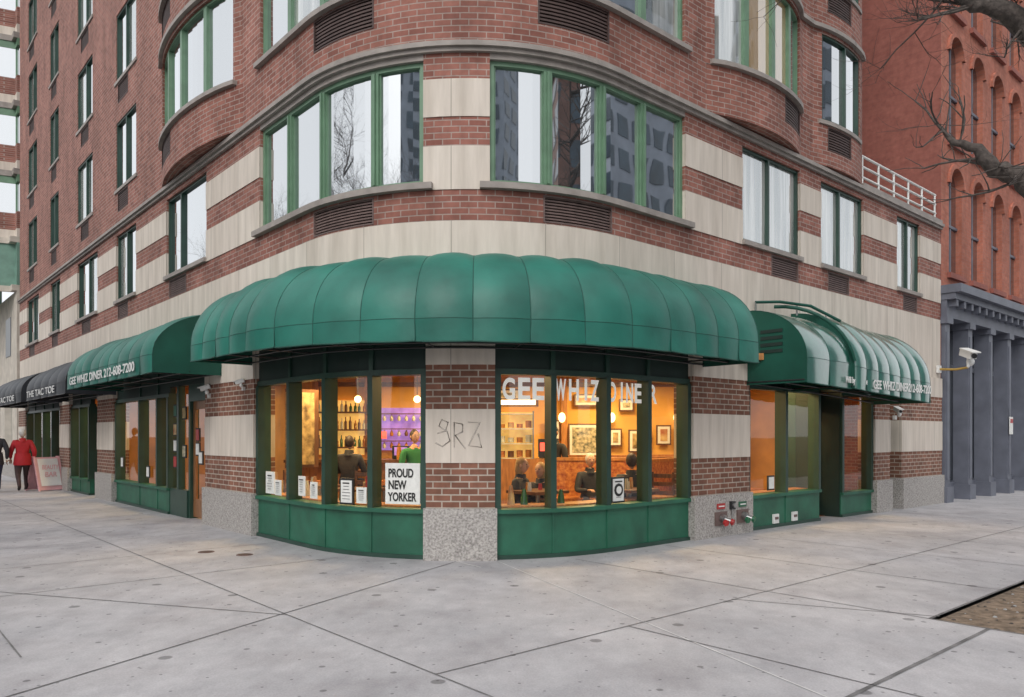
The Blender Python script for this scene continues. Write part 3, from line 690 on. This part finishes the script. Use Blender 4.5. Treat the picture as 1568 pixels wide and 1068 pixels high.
# ------------------------------------------------------------ red arched loft building (right)
lb=empty('red_loft_building'); m=MB()
D0=13.75; 
def P(d,off,z): return C+R*d-L*off+Z*z
HT=24
m.face([P(D0,-16,0),P(D0,0,0),P(D0,0,HT),P(D0,-16,HT)],'red_side',[(0,0),(16,0),(16,HT),(0,HT)])
def rbox(d0,d1,z0,z1,o0,o1,mat):
    m.box(P((d0+d1)/2,(o0+o1)/2,(z0+z1)/2),(d1-d0,o1-o0,z1-z0),mat,(R,L,Z))
pitch=1.42; nW=22; D1=D0+.3+pitch*nW
m.face([P(D0,-.6,0),P(D1,-.6,0),P(D1,-.6,4.6),P(D0,-.6,4.6)],'cast_dark')
for k in range(nW+1):
    d=D0+.15+k*pitch
    rbox(d-.13,d+.13,.35,4.1,-.25,.08,'cast_grey'); rbox(d-.19,d+.19,0,.35,-.25,.14,'cast_grey'); rbox(d-.18,d+.18,3.98,4.12,-.25,.14,'cast_grey'); rbox(d-.07,d+.07,.5,3.8,.08,.10,'cast_grey')
    if k<nW:
        rbox(d+.13,d+pitch-.13,0,.4,-.5,-.2,'cast_grey'); rbox(d+.13,d+pitch-.13,3.1,3.2,-.5,-.4,'cast_grey'); rbox(d+pitch/2-.03,d+pitch/2+.03,.4,3.1,-.5,-.4,'cast_grey')
        m.face([P(d+.13,-.48,.4),P(d+pitch-.13,-.48,.4),P(d+pitch-.13,-.48,4.1),P(d+.13,-.48,4.1)],'glass_dim')
rbox(D0,D1,4.12,4.5,-.6,.12,'cast_grey'); rbox(D0-.02,D1,4.5,4.64,-.4,.3,'cast_grey'); rbox(D0-.05,D1,4.64,4.82,-.4,.42,'cast_grey')
for k in range(nW*3): rbox(D0+.1+k*pitch/3,D0+.22+k*pitch/3,4.35,4.5,.12,.28,'cast_grey')
m.box(P(D0+.15+pitch*3,.12,1.75),(.24,.02,.45),'paper',(R,-L,Z)); m.box(P(D0+.15+pitch*3,.135,1.87),(.18,.01,.1),'red_valve',(R,-L,Z))
for f in range(5):
    zb=4.82+f*3.0; zs=zb+.35; za=zb+2.38; ra_=.40; zt=zb+3.0; dp=-.13
    for k in range(nW):
        c=D0+.15+(k+.5)*pitch; l=c-pitch/2; rr=c+pitch/2
        if k==0: l=D0
        def q(p0,p1,p2,p3): m.face([P(p0[0],0,p0[1]),P(p1[0],0,p1[1]),P(p2[0],0,p2[1]),P(p3[0],0,p3[1])],'red_front',[p0,p1,p2,p3])
        q((l,zb),(rr,zb),(rr,zs),(l,zs)); q((l,zs),(c-ra_,zs),(c-ra_,za),(l,za)); q((c+ra_,zs),(rr,zs),(rr,za),(c+ra_,za))
        q((l,za),(c-ra_,za),(c-ra_,zt),(l,zt)); q((c+ra_,za),(rr,za),(rr,zt),(c+ra_,zt))
        na=10; arc=[(c-ra_*math.cos(math.pi*i/na),za+ra_*math.sin(math.pi*i/na)) for i in range(na+1)]
        for A,B in zip(arc,arc[1:]):
            q(A,B,(B[0],zt),(A[0],zt)); m.face([P(A[0],0,A[1]),P(A[0],dp-.05,A[1]),P(B[0],dp-.05,B[1]),P(B[0],0,B[1])],'red_front')
            o=1.25; A2=(c+(A[0]-c)*o,za+(A[1]-za)*o);B2=(c+(B[0]-c)*o,za+(B[1]-za)*o)
            m.face([P(A[0],.06,A[1]),P(B[0],.06,B[1]),P(B2[0],.06,B2[1]),P(A2[0],.06,A2[1])],'red_front')
            m.face([P(A2[0],.06,A2[1]),P(B2[0],.06,B2[1]),P(B2[0],0,B2[1]),P(A2[0],0,A2[1])],'red_front')
            m.face([P(A[0],0,A[1]),P(B[0],0,B[1]),P(B[0],.06,B[1]),P(A[0],.06,A[1])],'red_front')
        for sg in (-1,1):
            x=c+sg*ra_; m.face([P(x,0,zs),P(x,dp-.05,zs),P(x,dp-.05,za),P(x,0,za)],'red_front',[(0,zs),(.3,zs),(.3,za),(0,za)])
        m.face([P(c-ra_,dp,zs)]+[P(c+ra_,dp,zs)]+[P(a[0],dp,a[1]) for a in reversed(arc)],'glass_dim')
        rbox(c-.025,c+.025,zs,za+.3,dp,dp+.03,'cast_grey'); rbox(c-ra_,c+ra_,zs+1.1,zs+1.16,dp,dp+.04,'cast_grey')
        rbox(c-ra_-.1,c+ra_+.1,zs-.12,zs,-.1,.08,'red_side')
m.make('facades',lb)
# ------------------------------------------------------------ far left building
fb=empty('rounded_bay_apartment_building'); w=MB()
def bb_(s):
    u=(s+27.6)/2.6
    return 1.7*math.sqrt(max(0,1-u*u)) if abs(u)<1 else 0
a0,a1=-46,-24.6
w.band(a0,a1,0,.5,-.3,0.05,'granite'); w.band(a0,a1,2.8,6.6,-.3,0,'beige')
for k in range(8): w.band(a1-1.0-k*2.7,a1-k*2.7,.5,2.8,-.3,0,'beige'); w.sheet(a1-2.7-k*2.7,a1-1-k*2.7,.5,2.8,-.2,'glass_sky'); w.band(a1-2.3-k*2.7,a1-1.2-k*2.7,4.4,5.8,-.1,.02,'cast_dark')
w.band(a0,a1,6.6,6.8,-.3,.15,'beige',bb_); w.band(a0,a1,6.8,8.3,-.3,0,'copper',bb_); w.band(a0,a1,8.3,8.5,-.3,.2,'beige',bb_)
zz=8.5
for f in range(6):
    w.band(a0,a1,zz,zz+.3,-.3,0,'stone',bb_); w.band(a0,a1,zz+.3,zz+.9,-.3,0,'brick_red',bb_)
    w.sheet(a0,a1,zz+.9,zz+2.2,-.05,'glass_sky',bb_)
    s=a0
    while s<a1-.3: w.band(s,s+.07,zz+.9,zz+2.2,-.12,-.02,'green_frame',bb_); s+=.75
    w.band(a0,a1,zz+1.95,zz+2.2,-.12,-.01,'green_frame',bb_)
    w.band(a0,a1,zz+2.2,zz+2.4,-.3,.1,'trim',bb_)
    zz+=2.4
w.make('facade',fb)
# ------------------------------------------------------------ buildings across the streets (seen mirrored in the glass)
def city(name,c,wd,dp,h,ang,wall,fh=3.3,bw=2.6,fill=.62):
    r=empty(name); m=MB(); ax=(V((math.cos(ang),math.sin(ang),0)),V((-math.sin(ang),math.cos(ang),0)),Z); c=V((c[0],c[1],-.14))
    m.box(c+Z*h/2,(wd,dp,h),wall,ax)
    for a,b,W_,D_ in ((ax[0],ax[1],wd,dp),(ax[0],-ax[1],wd,dp),(ax[1],ax[0],dp,wd),(ax[1],-ax[0],dp,wd)):
        nn_=int(W_/bw)
        for i in range(nn_):
            for f in range(int(h/fh)):
                cc=c+b*(D_/2)+a*((i+.5)*W_/nn_-W_/2)+Z*(f*fh+fh*.55)
                m.box(cc,(W_/nn_*fill,.12,fh*.6),'reflect_glass',(a,b,Z))
    m.box(c+Z*(h+.3),(wd+.6,dp+.6,.6),wall,ax)
    m.make('tower',r)
aR=math.atan2(R.y,R.x)
city('glass_office_tower',(-50,-54),15,15,56,aR,'reflect_wall',2.4,1.8,.62)
city('brick_apartment_block',(41,-19),13,12,30,aR,'reflect_brick')
city('concrete_office_block',(21,-54),10,12,40,aR,'reflect_wall',2.2,1.8)
city('glass_office_tower.001',(50,7),13,13,36,aR,'reflect_wall',2.4,1.8,.7)
city('brick_apartment_block.001',(-38,16),12,30,7.5,aR,'reflect_brick')
# ------------------------------------------------------------ trees
def grow(m,p,d,ln,r,dep,maxd,nside=6,drop=0):
    seg=4; pts=[p];rs=[r]; q=p.copy(); dd=d.copy()
    for k in range(seg):
        dd=(dd+V((random.uniform(-.22,.22),random.uniform(-.22,.22),random.uniform(-.12,.2)-drop))).normalized()
        q=q+dd*ln/seg; pts.append(q.copy()); rs.append(r*(1-.5*(k+1)/seg))
    m.tube(pts,rs,'bark',nside if dep<2 else 4,False)
    if dep>=maxd: return
    for k in range(1,seg+1):
        for _ in range(2 if k==seg or dep>1 else 1):
            if dep==0 and k<2: continue
            ax=V((random.uniform(-1,1),random.uniform(-1,1),random.uniform(-.2,.8))).normalized()
            nd=(dd*.7+ax*.75).normalized()
            grow(m,pts[k],nd,ln*random.uniform(.5,.72),rs[k]*.62,dep+1,maxd,nside,drop)
m=MB(); r=empty('bare_street_tree')
m.tube([RL(8.5,1.7,-.05),RL(8.48,1.7,.3),RL(8.5,1.65,2.2),RL(8.45,1.7,4.0),RL(8.5,1.9,6.2),RL(8.6,1.9,8.5)],[.26,.19,.17,.15,.11,.05],'bark',12,False)
def limb(pts,rs,n=3,tw=.7,mx=2):
    P2=[];R2=[]
    for a,b,ra,rb in zip(pts,pts[1:],rs,rs[1:]):
        a=V(a);b=V(b)
        for i in range(3):
            u=i/3; P2.append(a.lerp(b,u)+V((random.uniform(-1,1),random.uniform(-1,1),random.uniform(-1,1)))*ra*.25); R2.append((ra+(rb-ra)*u)*random.uniform(.88,1.15))
    P2.append(V(pts[-1])); R2.append(rs[-1])
    m.tube(P2,R2,'bark',8,False)
    for a,b,rr in zip(pts[1:],pts[2:]+[pts[-1]],rs[1:]):
        for _ in range(n):
            d=V((random.uniform(-1,.3),random.uniform(-.5,.5),random.uniform(-.6,.8))).normalized()
            grow(m,V(a)+ (V(b)-V(a))*random.random(),d,tw*random.uniform(.6,1.2),min(.016,rr*.35),1,1+mx)
tp=RL(8.47,1.7,3.5)
limb([tuple(tp),(5.0,7.25,3.75),(4.85,7.3,3.98),(4.62,7.3,4.02),(4.45,7.3,4.22),(4.25,7.35,4.30),(4.12,7.4,4.5)],[.13,.12,.10,.075,.05,.03,.012],2,.55,1)
limb([tuple(RL(8.47,1.7,4.6)),(5.0,7.3,5.3),(4.7,7.3,5.55),(4.4,7.3,5.6),(4.2,7.35,5.75)],[.12,.11,.08,.06,.03],3,.7,2)
limb([tuple(RL(8.47,1.7,5.2)),(4.4,7.3,6.1),(3.7,7.6,6.3),(3.2,7.9,6.4)],[.1,.07,.04,.02],5,.7,1)
for k in range(6): grow(m,RL(8.5,1.8,6+k*.4),V((random.uniform(-1,1),random.uniform(-1,1),.6)).normalized(),1.6,.05,1,3)
m.make('trunk_and_branches',r)
for x,y,h in ((-11.5,9.0,3.4),(-15.5,15.5,3.0),(-9.5,2.0,3.4)):
    m=MB(); r=empty('bare_street_tree')
    m.tube([(x,y,-.05),(x,y,.3),(x+.1,y,2.6),(x+.05,y,4.6)],[.24,.18,.15,.13],'bark',10,False)
    for k in range(7):
        an=k*math.pi*2/7+random.random(); grow(m,V((x+.08,y,2.9+k*.27)),V((math.cos(an)*.8,math.sin(an)*.8,.8)).normalized(),h*.85,.085,0,4)
    m.make('trunk_and_branches',r)
# ------------------------------------------------------------ people
simple('skin',(.52,.30,.21),.55,.06); simple('hair_white',(.6,.58,.55),.8,.1); simple('hair_blond',(.38,.24,.11),.7,.2); simple('hair_dark',(.04,.025,.02),.6,.2)
simple('coat_red',(.40,.012,.02),.7,.15,6,.3,bscale=12); simple('trousers_brown',(.06,.035,.035),.8,.15); simple('coat_dark',(.03,.032,.04),.8,.2,6,.3); simple('shirt_green',(.03,.2,.07),.8,.1); simple('shoe',(.02,.018,.016),.4,.1)
simple('eye',(.03,.02,.02),.2,0); simple('lips',(.4,.12,.1),.5,.1); simple('navy',(.03,.04,.09),.8,.1)
def person(name,loc,fwd,pose,top,legs,hair,sc=1.0,hat=None,thick=1.0,longhair=False):
    root=empty(name); fwd=V((fwd[0],fwd[1],0)).normalized(); rt=fwd.cross(Z)
    M=Matrix(((rt.x*sc,fwd.x*sc,0,loc[0]),(rt.y*sc,fwd.y*sc,0,loc[1]),(0,0,sc,loc[2]),(0,0,0,1)))
    k=thick
    J=[('pelvis',(0,0,.86),.135*k),('waist',(0,.0,1.0),.125*k),('chest',(0,.01,1.2),.15*k),('nb',(0,.0,1.35),.075),('neck',(0,.015,1.43),.05)]
    Ed=[(0,1),(1,2),(2,3),(3,4)]; part=['t','t','t','n']
    def add(parent,pts,pt):
        cur=parent
        for (co,r_),q in zip(pts,pt):
            J.append(('j',co,r_)); Ed.append((cur,len(J)-1)); part.append(q); cur=len(J)-1
        return cur
    sit= pose=='sit'; dz=-.42 if sit else 0
    if pose=='walk': legsP=[((.10,.02,.80),(.11,.20,.46),(.11,.16,.09),(.11,.31,.04)),((-.10,-.02,.80),(-.11,-.02,.44),(-.11,-.27,.14),(-.11,-.16,.04))]; arms=[((.19,0,1.30),(.26,-.12,1.06),(.26,-.02,.84)),((-.19,0,1.30),(-.26,.08,1.05),(-.24,.22,.87))]
    elif sit: legsP=[((.10,.04,.84),(.12,.42,.86),(.12,.42,.50),(.12,.56,.46)),((-.10,.04,.84),(-.12,.42,.86),(-.12,.40,.50),(-.12,.54,.46))]; arms=[((.18,0,1.29),(.25,.08,1.04),(.14,.30,1.06)),((-.18,0,1.29),(-.25,.08,1.04),(-.12,.32,1.08))]
    else: legsP=[((.10,.0,.80),(.11,.02,.45),(.11,-.02,.08),(.12,.12,.04)),((-.10,.0,.80),(-.11,.02,.45),(-.11,-.02,.08),(-.12,.12,.04))]; arms=[((.19,0,1.30),(.25,.02,1.04),(.17,.25,1.02)),((-.19,0,1.30),(-.25,.02,1.04),(-.17,.25,1.0))]
    for lp in legsP: add(0,[(lp[0],.105*k),(lp[1],.068),(lp[2],.045),(lp[3],.038)],['t','l','l','s'])
    wr=[]
    for ap in arms:
        add(2,[(ap[0],.075*k),(ap[1],.052*k),(ap[2],.036)],['t','t','t']); wr.append((V(ap[2]),(V(ap[2])-V(ap[1])).normalized()))
    sh=V((0,0,dz))
    me=bpy.data.meshes.new('sk'); me.from_pydata([tuple(V(q[1])+sh) for q in J],Ed,[]); ob=bpy.data.objects.new('sk',me); bpy.context.collection.objects.link(ob)
    md=ob.modifiers.new('Skin','SKIN'); 
    for i,q in enumerate(J): me.skin_vertices[0].data[i].radius=(q[2],q[2]*(.78 if i in(0,1,2) else 1))
    me.skin_vertices[0].data[0].use_root=True
    ob.modifiers.new('sub','SUBSURF').levels=2
    bpy.context.view_layer.update()
    ev=ob.evaluated_get(bpy.context.evaluated_depsgraph_get()); nm=bpy.data.meshes.new_from_object(ev)
    bpy.data.objects.remove(ob)
    for q in (top,legs,'skin','shoe'): nm.materials.append(MATS[q])
    idx={'t':0,'l':1,'n':2,'s':3}
    P_=[V(q[1])+sh for q in J]
    for f in nm.polygons:
        c=f.center; best=9;bi_=0
        for (a,b),pt in zip(Ed,part):
            A,B=P_[a],P_[b]; u=max(0,min(1,(c-A).dot(B-A)/max((B-A).length_squared,1e-6))); dd=(c-(A+(B-A)*u)).length
            if dd<best: best=dd;bi_=idx[pt]
        if bi_==0 and not sit and c.z<.74: bi_=1
        f.material_index=bi_; f.use_smooth=True
    bo=bpy.data.objects.new('body',nm); bpy.context.collection.objects.link(bo); bo.matrix_world=M; bo.parent=root
    h=MB(); hc=V((0,.03,1.545+dz))
    def hs(p):
        if p.z<0: p=V((p.x*(1+p.z*2.2),p.y*(1+p.z*1.0)+(-p.z)*.1,p.z))
        return p
    h.ell(hc,(.073,.09,.115),'skin',16,12,fn=hs)
    h.ell(hc+V((0,.092,-.01)),(.012,.02,.024),'skin',8,6)
    for sg in (-1,1):
        h.ell(hc+V((sg*.03,.080,.015)),(.012,.008,.007),'eye',8,5); h.ell(hc+V((sg*.074,0,-.005)),(.012,.02,.03),'skin',8,6); h.ell(hc+V((sg*.03,.083,.035)),(.018,.006,.004),hair,6,4)
    h.ell(hc+V((0,.085,-.05)),(.024,.008,.007),'lips',8,5)
    h.ell(hc+V((0,-.018,.022)),(.082,.092,.108),hair,14,10)
    if longhair: h.ell(hc+V((0,-.05,-.05)),(.085,.065,.14),hair,14,10)
    if top.startswith('coat'):
        h.tube([V((0,0,1.33+dz)),V((0,.0,1.37+dz)),V((0,.005,1.42+dz))],[.10,.085,.075],top,12,False)
        if not sit: h.tube([V((0,0,1.02)),V((0,0,.9)),V((0,0,.74)),V((0,0,.70))],[.15*k,.165*k,.18*k,.175*k],top,16,False)
    for (p,d) in wr:
        p=p+sh; s_=d.cross(Z).normalized() if abs(d.z)<.9 else V((0,1,0)); nrm=d.cross(s_)
        Mm=Matrix((s_,d,nrm)).transposed()
        h.ell(p+d*.055,(.036,.05,.018),'skin',10,8,M=Mm)
        for kf,(o_,l_) in enumerate(((-.027,.062),(-.009,.072),(.009,.068),(.026,.052))):
            b0=p+d*.09+s_*o_; h.tube([b0,b0+d*l_*.45+nrm*.006,b0+d*l_*.8+nrm*.022,b0+d*l_*.9+nrm*.036],[.0095,.009,.008,.006],'skin',6)
        b0=p+d*.04+s_*-.034; h.tube([b0,b0-s_*.022+d*.025,b0-s_*.024+d*.055],[.011,.010,.007],'skin',6)
    h.make('head_and_hands',root,M)
    return root
person('walking_woman_in_red_coat',(-13.12,20.5,0),L,'walk','coat_red','trousers_brown','hair_white',1.0,thick=1.2)
person('walking_man_in_dark_coat',(-13.6,20.1,0),L*1.0,'walk','coat_dark','navy','hair_dark',1.03,thick=1.15)
person('seated_woman_diner',(.12,10.75,0),(.7,-.3),'sit','coat_dark','navy','hair_blond',.95,longhair=True)
person('seated_older_woman_diner',(.42,11.1,-.06),(-.5,-.8),'sit','coat_dark','navy','hair_blond',.93,longhair=True)
person('seated_diner_in_dark_jacket',(1.75,11.2,-.02),(.2,.9),'sit','coat_dark','navy','hair_dark',1.0,thick=1.15)
person('seated_diner_by_booth',(1.25,12.3,.02),(.2,-.9),'sit','coat_dark','navy','hair_white',.95)
person('server_in_green_shirt',(-1.6,12.5,0),(.5,-.8),'stand','shirt_green','navy','hair_dark',.95)
person('standing_waiter',(.75,13.6,0),(-.5,-.8),'stand','coat_dark','navy','hair_dark',1.0)
person('seated_bar_customer',(-2.65,12.45,.30),(.1,.9),'sit','coat_dark','navy','hair_dark',.95)
ch=MB()
for x,y in ((.12,10.75),(.42,11.1),(1.75,11.2)):
    ch.box((x,y,.19),(.38,.38,.36),'wood_dark'); ch.box((x,y,.39),(.42,.42,.04),'booth')
ch.make('diner_seats')
# ------------------------------------------------------------ world, sun, camera
sc=bpy.context.scene
wd=bpy.data.worlds.new('World'); sc.world=wd; wd.use_nodes=True; nt=wd.node_tree
bg=nt.nodes['Background']; sky=nt.nodes.new('ShaderNodeTexSky'); sky.sky_type='NISHITA'; sky.sun_disc=False
sky.sun_elevation=math.radians(42); sky.sun_rotation=math.radians(200); sky.dust_density=4; sky.air_density=1.0; sky.ozone_density=1
hs=nt.nodes.new('ShaderNodeHueSaturation'); hs.inputs['Saturation'].default_value=.22; hs.inputs['Value'].default_value=1.35
mxw=nt.nodes.new('ShaderNodeMix'); mxw.data_type='RGBA'; mxw.inputs[0].default_value=.6; mxw.inputs[7].default_value=(8.0,8.15,8.4,1)
nt.links.new(sky.outputs[0],hs.inputs['Color']); nt.links.new(hs.outputs[0],mxw.inputs[6]); nt.links.new(mxw.outputs[2],bg.inputs[0]); bg.inputs[1].default_value=.15
sl=bpy.data.lights.new('sun','SUN'); sl.energy=.8; sl.angle=math.radians(30); sl.color=(1,.96,.90)
so=bpy.data.objects.new('sun',sl); bpy.context.collection.objects.link(so)
az=math.radians(200); el=math.radians(42)
d=V((math.sin(az)*math.cos(el),math.cos(az)*math.cos(el),math.sin(el)))
so.rotation_euler=d.to_track_quat('Z','Y').to_euler()
cam=bpy.data.cameras.new('camera'); co=bpy.data.objects.new('camera',cam); bpy.context.collection.objects.link(co)
co.location=(0,0,1.48); co.rotation_euler=(math.radians(90),0,0)
cam.sensor_width=36; cam.sensor_fit='HORIZONTAL'; cam.lens=36*1171/1568; cam.shift_y=(668-534)/1568; cam.clip_end=3000; cam.clip_start=.05
sc.camera=co
sc.view_settings.view_transform='Standard'; sc.view_settings.look='None'; sc.view_settings.exposure=0
